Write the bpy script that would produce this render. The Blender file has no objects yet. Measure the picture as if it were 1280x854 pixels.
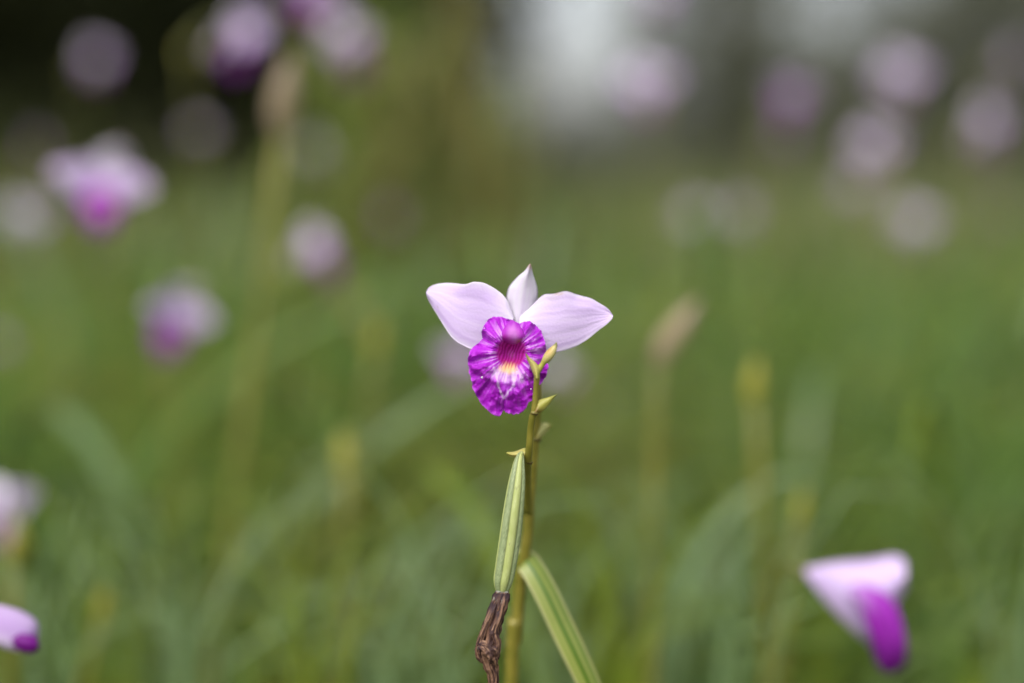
import bpy, math, random
import numpy as np
from mathutils import Vector, Matrix, noise

# ------------------------------------------------------------------ camera, sky, sun, exposure
scene = bpy.context.scene
col = scene.collection
FPX = 1778.0                       # focal length in photograph pixels (50 mm on a 36 mm sensor, 1280 px)
CAM = Vector((0, 0, 1.0))
PITCH = math.radians(7.3)
Fw = Vector((0, math.cos(PITCH), -math.sin(PITCH)))
Up = Vector((0, math.sin(PITCH), math.cos(PITCH)))
Rt = Vector((1, 0, 0))

cam_d = bpy.data.cameras.new('camera')
cam_d.sensor_width = 36.0
cam_d.lens = 50.0
cam_d.clip_start = 0.02
cam_d.clip_end = 1000.0
cam_d.dof.use_dof = True
cam_d.dof.focus_distance = 0.5
cam_d.dof.aperture_fstop = 1.8
cam_d.dof.aperture_blades = 0
cam = bpy.data.objects.new('camera', cam_d)
cam.location = CAM
cam.rotation_euler = (math.radians(90) - PITCH, 0, 0)
col.objects.link(cam)
scene.camera = cam

SUN_EL, SUN_AZ = math.radians(56), math.radians(205)      # azimuth from +Y towards +X: behind the camera, a little left
world = bpy.data.worlds.new('World')
scene.world = world
world.use_nodes = True
nt = world.node_tree
nt.nodes.clear()
wo = nt.nodes.new('ShaderNodeOutputWorld')
bg = nt.nodes.new('ShaderNodeBackground')
sky = nt.nodes.new('ShaderNodeTexSky')
sky.sky_type = 'NISHITA'
sky.sun_disc = False
sky.sun_elevation = SUN_EL
sky.sun_rotation = SUN_AZ
sky.air_density = 1.0
sky.dust_density = 4.0
hs = nt.nodes.new('ShaderNodeHueSaturation')               # an overcast sky: nearly grey
hs.inputs['Saturation'].default_value = 0.30
nt.links.new(sky.outputs[0], hs.inputs['Color'])
nt.links.new(hs.outputs[0], bg.inputs['Color'])
bg.inputs['Strength'].default_value = 0.135
nt.links.new(bg.outputs[0], wo.inputs[0])

sun_d = bpy.data.lights.new('sun', 'SUN')
sun_d.energy = 1.0
sun_d.angle = math.radians(50)
sun_d.color = (1.0, 0.97, 0.92)
sun = bpy.data.objects.new('sun', sun_d)
sdir = Vector((math.sin(SUN_AZ) * math.cos(SUN_EL), math.cos(SUN_AZ) * math.cos(SUN_EL), math.sin(SUN_EL)))
sun.rotation_euler = sdir.to_track_quat('Z', 'Y').to_euler()
sun.location = (0, -5, 8)
col.objects.link(sun)

scene.view_settings.view_transform = 'Standard'
scene.view_settings.look = 'None'
scene.view_settings.gamma = 1.0
scene.view_settings.use_curve_mapping = False
scene.view_settings.exposure = 0.85
scene.render.engine = 'CYCLES'
scene.cycles.use_denoising = True
scene.cycles.max_bounces = 6
scene.cycles.transmission_bounces = 4
scene.cycles.use_adaptive_sampling = False
scene.cycles.sample_clamp_indirect = 4.0

random.seed(7)
rng = np.random.default_rng(11)


def P(px, py, d):
    """the point d metres in front of the camera on the ray of a photograph pixel"""
    return CAM + Fw * d + Rt * ((px - 640) / FPX * d) + Up * ((427 - py) / FPX * d)


def lin(r, g, b, k=1.0):
    f = lambda c: ((c / 255.0) / 12.92 if c / 255.0 <= 0.04045 else ((c / 255.0 + 0.055) / 1.055) ** 2.4) * k
    return (f(r), f(g), f(b))


def sstep(a, b, x):
    if a > b: return 1 - sstep(b, a, x)
    t = min(1.0, max(0.0, (x - a) / (b - a)))
    return t * t * (3 - 2 * t)


def mixc(a, b, t):
    return tuple(a[i] + (b[i] - a[i]) * t for i in range(3))


# ------------------------------------------------------------------ materials
def new_mat(name):
    m = bpy.data.materials.new(name)
    m.use_nodes = True
    t = m.node_tree
    t.nodes.clear()
    out = t.nodes.new('ShaderNodeOutputMaterial')
    return m, t, out


def leafy(name, color_fn, rough=0.45, transl=0.25, spec=0.5, bump=0.0, bump_scale=900, tint=1.15):
    """Principled + translucent; color_fn(tree) returns a colour socket"""
    m, t, out = new_mat(name)
    p = t.nodes.new('ShaderNodeBsdfPrincipled')
    p.inputs['Roughness'].default_value = rough
    p.inputs['Specular IOR Level'].default_value = spec
    c = color_fn(t)
    t.links.new(c, p.inputs['Base Color'])
    if bump:
        nz = t.nodes.new('ShaderNodeTexNoise')
        nz.inputs['Scale'].default_value = bump_scale
        tc = t.nodes.new('ShaderNodeTexCoord')
        t.links.new(tc.outputs['Object'], nz.inputs['Vector'])
        b = t.nodes.new('ShaderNodeBump')
        b.inputs['Strength'].default_value = bump
        b.inputs['Distance'].default_value = 0.0006
        t.links.new(nz.outputs['Fac'], b.inputs['Height'])
        t.links.new(b.outputs[0], p.inputs['Normal'])
    if transl > 0:
        tr = t.nodes.new('ShaderNodeBsdfTranslucent')
        t.links.new(c, tr.inputs['Color'])
        mx = t.nodes.new('ShaderNodeMixShader')
        mx.inputs[0].default_value = transl
        t.links.new(p.outputs[0], mx.inputs[1])
        t.links.new(tr.outputs[0], mx.inputs[2])
        t.links.new(mx.outputs[0], out.inputs[0])
    else:
        t.links.new(p.outputs[0], out.inputs[0])
    return m


def ramp(t, fac, stops):
    r = t.nodes.new('ShaderNodeValToRGB')
    el = r.color_ramp.elements
    while len(el) < len(stops):
        el.new(0.5)
    for e, (pos, c) in zip(el, stops):
        e.position = pos
        e.color = (*c, 1)
    t.links.new(fac, r.inputs[0])
    return r.outputs[0]


def c_attr(t):
    a = t.nodes.new('ShaderNodeAttribute')
    a.attribute_name = 'pigment'
    return a.outputs['Color']


def c_noise(stops, scale, detail=3.0, coord='Object'):
    def fn(t):
        tc = t.nodes.new('ShaderNodeTexCoord')
        n = t.nodes.new('ShaderNodeTexNoise')
        n.inputs['Scale'].default_value = scale
        n.inputs['Detail'].default_value = detail
        t.links.new(tc.outputs[coord], n.inputs['Vector'])
        return ramp(t, n.outputs['Fac'], stops)
    return fn


def c_island(stops, var=None):
    """one random colour for each blade or leaf of a mesh"""
    def fn(t):
        g = t.nodes.new('ShaderNodeNewGeometry')
        return ramp(t, g.outputs['Random Per Island'], stops)
    return fn


def c_leaf(dark, light, edge):
    """parallel-veined strap leaf: long stripes across the width (UV.x)"""
    def fn(t):
        uv = t.nodes.new('ShaderNodeUVMap')
        uv.uv_map = 'UVMap'
        sx = t.nodes.new('ShaderNodeSeparateXYZ')
        t.links.new(uv.outputs[0], sx.inputs[0])
        mp = t.nodes.new('ShaderNodeMapping')
        mp.inputs['Scale'].default_value = (7.0, 0.6, 1.0)
        t.links.new(uv.outputs[0], mp.inputs['Vector'])
        n = t.nodes.new('ShaderNodeTexNoise')
        n.inputs['Scale'].default_value = 1.0
        n.inputs['Detail'].default_value = 2.0
        t.links.new(mp.outputs[0], n.inputs['Vector'])
        c1 = ramp(t, n.outputs['Fac'], [(0.36, dark), (0.62, light)])
        c2 = ramp(t, sx.outputs[0], [(0.0, (1, 1, 1)), (0.1, (0, 0, 0)), (0.44, (0, 0, 0)), (0.5, (0.8, 0.8, 0.8)), (0.56, (0, 0, 0)), (0.9, (0, 0, 0)), (1.0, (1, 1, 1))])
        mx = t.nodes.new('ShaderNodeMix')
        mx.data_type = 'RGBA'
        t.links.new(c2, mx.inputs['Factor'])
        t.links.new(c1, mx.inputs['A'])
        mx.inputs['B'].default_value = (*edge, 1)
        return mx.outputs['Result']
    return fn


M = {}
M['petal'] = leafy('petal', c_attr, rough=0.6, transl=0.3, spec=0.2, bump=0.25, bump_scale=1100)
M['lip'] = leafy('lip', c_attr, rough=0.5, transl=0.22, spec=0.3, bump=0.35, bump_scale=1500)
M['column'] = leafy('column', c_attr, rough=0.65, transl=0.2, spec=0.2, bump=0.3)
M['stem'] = leafy('stem', c_noise([(0.3, (0.17, 0.16, 0.018)), (0.55, (0.23, 0.20, 0.028)), (0.75, (0.31, 0.26, 0.05))], 160), rough=0.4, transl=0.06)
M['stem_green'] = leafy('stem_green', c_noise([(0.3, (0.10, 0.12, 0.015)), (0.7, (0.22, 0.20, 0.03))], 14), rough=0.45, transl=0.06)
M['bract'] = leafy('bract', c_attr, rough=0.45, transl=0.15)
M['pod'] = leafy('pod', c_attr, rough=0.42, transl=0.05, bump=0.25, bump_scale=1800)
M['wither'] = leafy('wither', c_attr, rough=0.6, transl=0.05, spec=0.3, bump=0.7, bump_scale=900)
def c_striped(t):
    uv = t.nodes.new('ShaderNodeUVMap'); uv.uv_map = 'UVMap'
    sx = t.nodes.new('ShaderNodeSeparateXYZ')
    t.links.new(uv.outputs[0], sx.inputs[0])
    mp = t.nodes.new('ShaderNodeMapping'); mp.inputs['Scale'].default_value = (30.0, 1.5, 1.0)
    t.links.new(uv.outputs[0], mp.inputs['Vector'])
    n = t.nodes.new('ShaderNodeTexNoise'); n.inputs['Scale'].default_value = 1.0
    t.links.new(mp.outputs[0], n.inputs['Vector'])
    ad = t.nodes.new('ShaderNodeMath'); ad.operation = 'MULTIPLY_ADD'
    t.links.new(n.outputs['Fac'], ad.inputs[0]); ad.inputs[1].default_value = 0.05
    t.links.new(sx.outputs[0], ad.inputs[2])
    D, G, Y, E = (0.09, 0.17, 0.015), (0.20, 0.28, 0.035), (0.38, 0.40, 0.11), (0.45, 0.46, 0.20)
    base = ramp(t, ad.outputs[0], [(0.03, E), (0.12, Y), (0.18, G), (0.26, D), (0.33, G), (0.40, Y), (0.47, G), (0.54, D), (0.62, D), (0.68, G), (0.76, Y), (0.84, G), (0.92, Y), (1.0, E)])
    tc = t.nodes.new('ShaderNodeTexCoord')
    sp = t.nodes.new('ShaderNodeTexNoise'); sp.inputs['Scale'].default_value = 420.0; sp.inputs['Detail'].default_value = 3.0
    t.links.new(tc.outputs['Object'], sp.inputs['Vector'])
    k = ramp(t, sp.outputs['Fac'], [(0.66, (0, 0, 0)), (0.72, (0.7, 0.7, 0.7))])
    mx = t.nodes.new('ShaderNodeMix'); mx.data_type = 'RGBA'
    t.links.new(k, mx.inputs['Factor']); t.links.new(base, mx.inputs['A'])
    mx.inputs['B'].default_value = (0.20, 0.15, 0.05, 1)
    return mx.outputs['Result']


M['leaf_front'] = leafy('leaf_front', c_striped, rough=0.35, transl=0.2)
M['leaf'] = leafy('leaf', c_leaf((0.075, 0.155, 0.018), (0.13, 0.22, 0.03), (0.20, 0.26, 0.08)), rough=0.38, transl=0.28, spec=0.5)
M['leaf_blue'] = leafy('leaf_blue', c_leaf((0.10, 0.18, 0.06), (0.17, 0.26, 0.10), (0.27, 0.34, 0.17)), rough=0.35, transl=0.22, spec=0.6)
M['leaf_yellow'] = leafy('leaf_yellow', c_leaf((0.11, 0.185, 0.008), (0.185, 0.245, 0.012), (0.26, 0.28, 0.04)), rough=0.4, transl=0.32, spec=0.4)
M['leaf_olive'] = leafy('leaf_olive', c_leaf((0.12, 0.115, 0.02), (0.19, 0.175, 0.035), (0.27, 0.24, 0.09)), rough=0.5, transl=0.25, spec=0.3)
M['bud'] = leafy('bud', c_noise([(0.3, (0.27, 0.25, 0.025)), (0.7, (0.36, 0.32, 0.04))], 60), rough=0.5, transl=0.1)
M['bud_tan'] = leafy('bud_tan', c_noise([(0.3, (0.25, 0.19, 0.10)), (0.7, (0.35, 0.26, 0.19))], 60), rough=0.5, transl=0.1)
def c_grass(t):
    g = t.nodes.new('ShaderNodeNewGeometry')
    n = t.nodes.new('ShaderNodeTexNoise'); n.inputs['Scale'].default_value = 2.2; n.inputs['Detail'].default_value = 2.0
    t.links.new(g.outputs['Position'], n.inputs['Vector'])
    mr = t.nodes.new('ShaderNodeMapRange'); mr.inputs['From Min'].default_value = 0.3; mr.inputs['From Max'].default_value = 0.7
    t.links.new(n.outputs['Fac'], mr.inputs['Value'])
    m1 = t.nodes.new('ShaderNodeMath'); m1.operation = 'MULTIPLY'; m1.inputs[1].default_value = 0.5
    t.links.new(mr.outputs[0], m1.inputs[0])
    m2 = t.nodes.new('ShaderNodeMath'); m2.operation = 'MULTIPLY_ADD'; m2.inputs[1].default_value = 0.5
    t.links.new(g.outputs['Random Per Island'], m2.inputs[0])
    t.links.new(m1.outputs[0], m2.inputs[2])
    return ramp(t, m2.outputs[0], [(0.0, (0.045, 0.11, 0.030)), (0.25, (0.070, 0.155, 0.020)), (0.5, (0.105, 0.19, 0.016)), (0.72, (0.18, 0.21, 0.022)), (0.9, (0.27, 0.24, 0.05)), (1.0, (0.17, 0.12, 0.045))])


M['grass'] = leafy('grass', c_grass, rough=0.4, transl=0.28, spec=0.5)
M['dry_grass'] = leafy('dry_grass', c_island([(0.0, (0.09, 0.14, 0.03)), (0.4, (0.14, 0.17, 0.05)), (0.75, (0.22, 0.22, 0.10)), (1.0, (0.30, 0.27, 0.17))]), rough=0.6, transl=0.28, spec=0.3)
M['ground'] = leafy('ground', c_noise([(0.3, (0.03, 0.035, 0.012)), (0.6, (0.05, 0.06, 0.015)), (0.8, (0.07, 0.06, 0.03))], 6, coord='Object'), rough=0.9, transl=0)
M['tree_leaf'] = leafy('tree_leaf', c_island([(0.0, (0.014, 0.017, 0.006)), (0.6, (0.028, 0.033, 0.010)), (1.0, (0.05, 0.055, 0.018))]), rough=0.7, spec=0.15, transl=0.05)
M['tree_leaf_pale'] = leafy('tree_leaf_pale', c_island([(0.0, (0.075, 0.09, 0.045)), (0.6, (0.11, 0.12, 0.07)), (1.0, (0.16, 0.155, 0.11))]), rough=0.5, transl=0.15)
M['bark'] = leafy('bark', c_noise([(0.3, (0.05, 0.045, 0.038)), (0.7, (0.14, 0.13, 0.115))], 5), rough=0.9, transl=0)
M['drop'] = leafy('drop', c_noise([(0.3, (0.8, 0.78, 0.82)), (0.7, (0.9, 0.88, 0.9))], 50), rough=0.15, transl=0.2)


# ------------------------------------------------------------------ mesh helpers
def mesh_from(name, verts, faces, mat, uv=None, pig=None, smooth=True):
    me = bpy.data.meshes.new(name)
    me.from_pydata([tuple(v) for v in verts], [], faces)
    if smooth:
        me.polygons.foreach_set('use_smooth', [True] * len(me.polygons))
    if pig is not None:
        a = me.color_attributes.new('pigment', 'FLOAT_COLOR', 'POINT')
        a.data.foreach_set('color', np.array([(*c, 1.0) for c in pig], dtype=np.float32).ravel())
    if uv is not None:
        l = me.uv_layers.new(name='UVMap')
        idx = np.empty(len(me.loops), dtype=np.int32)
        me.loops.foreach_get('vertex_index', idx)
        l.data.foreach_set('uv', np.array(uv, dtype=np.float32)[idx].ravel())
    me.materials.append(mat)
    me.update()
    return me


def obj(name, me, parent=None, loc=(0, 0, 0), rot=(0, 0, 0), sc=(1, 1, 1)):
    o = bpy.data.objects.new(name, me)
    o.location = loc
    o.rotation_euler = rot
    o.scale = sc
    o.parent = parent
    col.objects.link(o)
    return o


def tag(o, label=None, cat=None, group=None, kind=None):
    if label: o['label'] = label
    if cat: o['category'] = cat
    if group: o['group'] = group
    if kind: o['kind'] = kind
    return o


def thing(name, label, cat, loc, group=None):
    return tag(obj(name, None, None, loc), label, cat, group)


def grid_faces(nu, nv, wrap=False):
    f = []
    for i in range(nu - 1):
        for j in range(nv if wrap else nv - 1):
            k = (j + 1) % nv
            f.append((i * nv + j, i * nv + k, (i + 1) * nv + k, (i + 1) * nv + j))
    return f


def catmull(pts, n):
    """n samples of a smooth curve through pts (tuples of any length), even in parameter"""
    p = [np.array(q, dtype=float) for q in pts]
    p = [2 * p[0] - p[1]] + p + [2 * p[-1] - p[-2]]
    m = len(p) - 3
    out = []
    for k in range(n):
        s = k / (n - 1) * m
        i = min(int(s), m - 1)
        t = s - i
        a, b, c, d = p[i], p[i + 1], p[i + 2], p[i + 3]
        out.append(0.5 * (2 * b + (c - a) * t + (2 * a - 5 * b + 4 * c - d) * t * t + (3 * b - a - 3 * c + d) * t ** 3))
    return out


def arc_resample(pts, n):
    q = np.array(catmull(pts, 120))
    s = np.concatenate([[0], np.cumsum(np.linalg.norm(np.diff(q[:, :2], axis=0), axis=1))])
    t = np.linspace(0, s[-1], n)
    return np.stack([np.interp(t, s, q[:, k]) for k in range(q.shape[1])], 1)


def tube(pts, nseg=40, nring=12, prof=None, cap=True):
    """pts: (x,y,z,r); prof(u, th) scales the radius. Returns verts, faces, (u,th) per vertex"""
    c = np.array(catmull(pts, nseg))
    verts, par = [], []
    side = None
    for i in range(nseg):
        a = Vector(c[max(i - 1, 0)][:3]); b = Vector(c[min(i + 1, nseg - 1)][:3])
        tan = (b - a).normalized()
        if side is None:
            side = tan.cross(Vector((0, 1, 0)))
            if side.length < 1e-3: side = tan.cross(Vector((1, 0, 0)))
        side = (side - tan * side.dot(tan)).normalized()
        bi = tan.cross(side)
        for j in range(nring):
            th = 2 * math.pi * j / nring
            r = max(c[i][3], 1e-5) * (prof(i / (nseg - 1), th) if prof else 1.0)
            verts.append(Vector(c[i][:3]) + (side * math.cos(th) + bi * math.sin(th)) * r)
            par.append((i / (nseg - 1), th))
    faces = grid_faces(nseg, nring, True)
    if cap:
        faces.append(tuple(range(nring))[::-1])
        faces.append(tuple((nseg - 1) * nring + j for j in range(nring)))
    return verts, faces, par


def strip(pts, width, normal, n=28, m=7, fold=0.25, thick=0.0005):
    """leaf along pts; width(u); normal: the direction the face looks at; a closed shell of the given thickness"""
    c = arc3(pts, n)
    verts, uv = [], []
    for s in (1, -1):
        for i in range(n):
            a = Vector(c[max(i - 1, 0)]); b = Vector(c[min(i + 1, n - 1)])
            tan = (b - a).normalized()
            side = tan.cross(normal)
            side = side.normalized() if side.length > 1e-6 else Vector((1, 0, 0))
            nn = side.cross(tan)
            w = width(i / (n - 1))
            for j in range(m):
                x = 2 * j / (m - 1) - 1
                off = fold * w * 0.5 * (abs(x) ** 1.3)
                verts.append(Vector(c[i]) + side * (x * w * 0.5) + nn * (off + s * thick * 0.5 * (1 - 0.85 * abs(x))))
                uv.append((j / (m - 1), i / (n - 1)))
    f = grid_faces(n, m)
    k = n * m
    f = f + [tuple(v + k for v in q[::-1]) for q in f]
    for i in range(n - 1):
        f.append((i * m, (i + 1) * m, k + (i + 1) * m, k + i * m))
        f.append((i * m + m - 1, k + i * m + m - 1, k + (i + 1) * m + m - 1, (i + 1) * m + m - 1))
    return verts, f, uv


def arc3(pts, n):
    q = np.array(catmull([tuple(p) for p in pts], 100))
    s = np.concatenate([[0], np.cumsum(np.linalg.norm(np.diff(q, axis=0), axis=1))])
    t = np.linspace(0, s[-1], n)
    return np.stack([np.interp(t, s, q[:, k]) for k in range(3)], 1)


def nz(x, y, z=0.0):
    return noise.noise(Vector((x, y, z)))


# ------------------------------------------------------------------ the bloom, traced in its own frame
# local frame of a bloom: x right, z up, y away from whoever faces it; unit metres; traced from a 3.714x enlargement
KP = 0.5 / FPX


def zpx(zx, zy):
    return 510 + zx / 3.714, 310 + zy / 3.714


def loc_of(zx, zy, y):
    px, py = zpx(zx, zy)
    k = KP * (1 + y / 0.5)
    return Vector(((px - 640) * k, y, (427 - py) * k))


LIL = lin(226, 208, 237)
LIL_D = lin(208, 182, 228)
WHT = lin(234, 230, 237)


def petal_patch(name, ea, eb, yfn, cfn, n=44, m=46, thick=0.00035, tr=loc_of, mat='petal'):
    """a petal between two traced edges ea and eb (both base to tip) as a closed shell"""
    A = arc_resample(ea, n); B = arc_resample(eb, n)
    if tr is loc_of:
        for i in range(2, n - 2):
            A[i][1] += 2.6 * nz(i * 0.33, len(ea), 1.5); B[i][1] += 2.6 * nz(i * 0.33, len(eb), 8.5)
    v, pig = [], []
    for s in (1, -1):
        for i in range(n):
            u = i / (n - 1)
            for j in range(m):
                w = j / (m - 1)
                q = A[i] * (1 - w) + B[i] * w
                e = 1 - (2 * w - 1) ** 2
                v.append(tr(q[0], q[1], yfn(u, w) + (0.0005 * nz(u * 9, w * 2, len(ea)) * abs(2 * w - 1) ** 3 + 0.00013 * nz(w * 12, u * 2.5, len(eb)) if tr is loc_of else 0) + s * thick * 0.5 * math.sqrt(max(e, 0))))
                pig.append(cfn(u, w, q[0], q[1]))
    f = grid_faces(n, m)
    k = n * m
    f2 = [tuple(a + k for a in q[::-1]) for q in f]
    rim = []
    for i in range(n - 1):
        rim.append((i * m, (i + 1) * m, k + (i + 1) * m, k + i * m))
        rim.append((i * m + m - 1, k + i * m + m - 1, k + (i + 1) * m + m - 1, (i + 1) * m + m - 1))
    for j in range(m - 1):
        rim.append(((n - 1) * m + j, (n - 1) * m + j + 1, k + (n - 1) * m + j + 1, k + (n - 1) * m + j))
    return mesh_from(name, v, f + f2 + rim, M[mat], pig=pig)


def petal_color(seed, spots=()):
    def fn(u, w, zx, zy):
        vein = nz(w * 13 + seed, u * 1.3, seed) * 0.5 + nz(w * 40, u * 2.5, seed + 4) * 0.45
        blot = nz(u * 3 + seed, w * 3, 2.2) * 0.5
        c = mixc(LIL, LIL_D, min(1, max(0, 0.45 + vein * 0.75 + blot * 0.8)))
        c = mixc(c, WHT, 0.75 * (1 - sstep(0.0, 0.42, u)))
        e = abs(2 * w - 1)
        c = mixc(c, WHT, 0.55 * sstep(0.8, 1.0, e) + 0.25 * sstep(0.9, 1.0, u))
        for (sx, sy, sr, sc, k) in spots:
            d = math.hypot((zx - sx) / sr[0], (zy - sy) / sr[1])
            c = mixc(c, sc, k * (1 - sstep(0.4, 1.0, d)) * (0.65 + 0.5 * nz(zx * 0.15, zy * 0.15, 1)))
        return c
    return fn


PETAL_L = petal_patch('petal_broad_left',
    [(490, 318), (470, 262), (452, 232), (425, 205), (385, 178), (345, 162), (305, 158), (270, 168), (215, 165), (165, 165), (120, 172), (95, 186), (84, 206)],
    [(486, 350), (440, 410), (390, 448), (350, 466), (315, 471), (280, 463), (235, 440), (195, 405), (165, 360), (135, 310), (110, 270), (90, 235), (84, 208)],
    lambda u, w: 0.0065 - 0.003 * u + 0.007 * u * u + 0.0016 * (2 * w - 1) ** 2 - 0.0008 * math.sin(u * 5 + w * 4) + 0.0012 * (w < 0.25) * math.sin(u * 9) * (1 - 4 * w),
    petal_color(1.3, [(140, 275, (9, 7), lin(170, 150, 165), 0.6)]))
PETAL_R = petal_patch('petal_broad_right',
    [(520, 318), (560, 282), (600, 240), (632, 216), (682, 209), (735, 200), (780, 213), (840, 230), (890, 255), (928, 281), (951, 312)],
    [(515, 352), (545, 420), (585, 462), (625, 482), (660, 486), (700, 482), (770, 462), (820, 435), (870, 395), (915, 360), (947, 330), (952, 315)],
    lambda u, w: 0.0068 - 0.002 * u + 0.003 * u * u + 0.0008 * (2 * w - 1) ** 2 - 0.0014 * w * u + 0.0009 * math.sin(u * 6 + w * 3 + 1) + 0.001 * (w < 0.25) * math.sin(u * 11) * (1 - 4 * w),
    petal_color(6.1, [(700, 213, (36, 9), lin(196, 165, 140), 0.75), (668, 232, (46, 16), lin(190, 182, 178), 0.45), (780, 380, (45, 12), lin(200, 190, 205), 0.3), (888, 272, (22, 5), lin(190, 180, 190), 0.4)]))


def sepal_color(u, w, zx, zy):
    c = mixc(WHT, LIL, 0.25 + 0.45 * nz(w * 10, u * 1.5, 8.8))
    c = mixc(c, LIL_D, 0.35 * math.exp(-((w - 0.58) / 0.07) ** 2) * (1 - u))
    return mixc(c, lin(196, 140, 110), 0.75 * sstep(0.87, 1.0, u + 0.05 * (w - 0.5)))


SEPAL_T = petal_patch('sepal_top',
    [(482, 350), (468, 305), (458, 262), (455, 232), (461, 198), (475, 170), (508, 132), (532, 115), (545, 100), (556, 84), (566, 73)],
    [(540, 350), (572, 305), (592, 265), (601, 235), (603, 205), (600, 178), (590, 146), (582, 125), (578, 108), (575, 90), (569, 74)],
    lambda u, w: 0.0085 - 0.006 * u * u + 0.003 * (2 * w - 1) ** 2 * (1 - 0.3 * u) + 0.0022 * u * abs(2 * w - 1), sepal_color, n=40, m=16)
SEPAL_SIDE = petal_patch('sepal_side',
    [(478, 350), (450, 420), (425, 490), (410, 560), (405, 620), (412, 660), (425, 690)],
    [(500, 350), (492, 430), (482, 500), (470, 570), (455, 630), (440, 665), (427, 691)],
    lambda u, w: 0.011 + 0.005 * u + 0.002 * (2 * w - 1) ** 2, sepal_color, n=20, m=9)

# ---- lip
LIP_OUT = [(400, 318), (375, 329), (352, 360), (340, 393), (345, 420), (330, 440), (300, 460), (285, 480), (277, 520), (280, 560), (292, 610), (300, 650),
           (318, 690), (340, 725), (375, 760), (400, 779), (425, 786), (440, 768), (435, 726), (449, 762), (490, 775), (525, 768), (550, 745), (560, 715),
           (582, 705), (590, 668), (600, 642), (618, 632), (640, 600), (653, 552), (641, 505), (643, 470), (632, 420), (615, 380), (590, 355), (565, 340),
           (540, 341), (518, 352), (498, 341), (472, 333), (440, 321)]
LC = (478, 488)


def poly_radius(poly, c, ang):
    dx, dy = math.cos(ang), math.sin(ang)
    best = 0
    n = len(poly)
    for i in range(n):
        ax, ay = poly[i][0] - c[0], poly[i][1] - c[1]
        bx, by = poly[(i + 1) % n][0] - c[0], poly[(i + 1) % n][1] - c[1]
        ex, ey = bx - ax, by - ay
        den = dx * ey - dy * ex
        if abs(den) < 1e-9: continue
        t = (ax * ey - ay * ex) / den
        s = (ax * dy - ay * dx) / den
        if -1e-6 <= s <= 1 + 1e-6 and t > best: best = t
    return best


def seg_dist(p, a, b):
    ax, ay = a; bx, by = b
    t = max(0, min(1, ((p[0] - ax) * (bx - ax) + (p[1] - ay) * (by - ay)) / ((bx - ax) ** 2 + (by - ay) ** 2)))
    return math.hypot(p[0] - ax - t * (bx - ax), p[1] - ay - t * (by - ay))


MAG = lin(166, 18, 188); MAG_L = lin(186, 44, 210); MAG_D = lin(144, 8, 168)


def lip_color(zx, zy, rho, th):
    ct, st = math.cos(th), math.sin(th)
    n1 = nz(zx * 0.018, zy * 0.018, 3)
    c = mixc(MAG, MAG_L, min(1, max(0, 0.25 + 0.6 * n1)))
    c = mixc(c, MAG_D, 0.45 * max(0, nz(ct * 7, st * 7, rho * 1.5)))
    rz = math.hypot(zx - LC[0], zy - LC[1])
    # pale feathered veins running out of the throat
    v1 = nz(ct * 11 + 0.5, st * 11, rho * 1.2 + 5)
    v2 = nz(ct * 19 + 2.0, st * 19, rho * 1.8 + 9)
    vein = sstep(0.02, 0.4, v1 * 0.8 + v2 * 0.6 + 0.1)
    band = sstep(52, 80, rz) * (1 - sstep(85, 175 + 40 * v1, rz))
    c = mixc(c, lin(236, 196, 244), 0.52 * vein * band)
    fine = sstep(0.12, 0.4, nz(ct * 26 + 4, st * 26, rho * 2.5))
    c = mixc(c, lin(214, 120, 232), 0.35 * fine * sstep(70, 110, rz) * (1 - sstep(0.75, 1, rho)))
    # white field under the throat, ragged
    w = 1 - sstep(0.55, 1.1, math.hypot((zx - 466) / 78, (zy - 592) / 46) + 0.35 * nz(zx * 0.05, zy * 0.02, 7))
    c = mixc(c, lin(214, 186, 222), 0.85 * w * (0.55 + 0.45 * sstep(-0.15, 0.1, v2)))
    # throat
    tq = math.hypot((zx - 480) / 76, (zy - 484) / 76)
    stripe = 0.5 + 0.5 * math.sin((zx + 0.35 * zy) * 0.42 + 3 * nz(zx * 0.03, zy * 0.03, 1))
    tc = mixc(lin(190, 44, 168), lin(146, 14, 116), stripe)
    tc = mixc(tc, lin(172, 34, 66), 0.6 * sstep(500, 550, zy))
    c = mixc(c, tc, 1 - sstep(0.75, 1.05, tq + 0.12 * nz(ct * 14, st * 14, 0)))
    # yellow blotch with red stripes running into it
    yq = math.hypot((zx - 466) / 58, (zy - 560) / 34) + 0.25 * nz(zx * 0.08, zy * 0.03, 4)
    yc = mixc(lin(228, 190, 134), lin(176, 60, 80), 0.8 * sstep(0.45, 0.8, stripe) * (1 - sstep(540, 575, zy)))
    c = mixc(c, yc, 0.92 * (1 - sstep(0.3, 1.1, yq)))
    # fringed white keels meeting in a point, a purple wedge between them
    wq = 1 - sstep(0.5, 1.0, math.hypot((zx - 452) / 30, (zy - 650) / 34))
    c = mixc(c, lin(160, 40, 186), 0.8 * wq)
    k = min(seg_dist((zx, zy), a, b) for a, b in (((400, 555), (418, 630)), ((418, 630), (442, 698)), ((506, 575), (488, 640)), ((488, 640), (446, 698))))
    c = mixc(c, lin(228, 194, 236), 0.8 * (1 - sstep(1.5, 7, k + 7 * nz(zx * 0.09, zy * 0.09, 12))))
    # thin pale rim
    c = mixc(c, lin(206, 110, 226), 0.55 * sstep(0.955, 1.0, rho))
    return c


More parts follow.
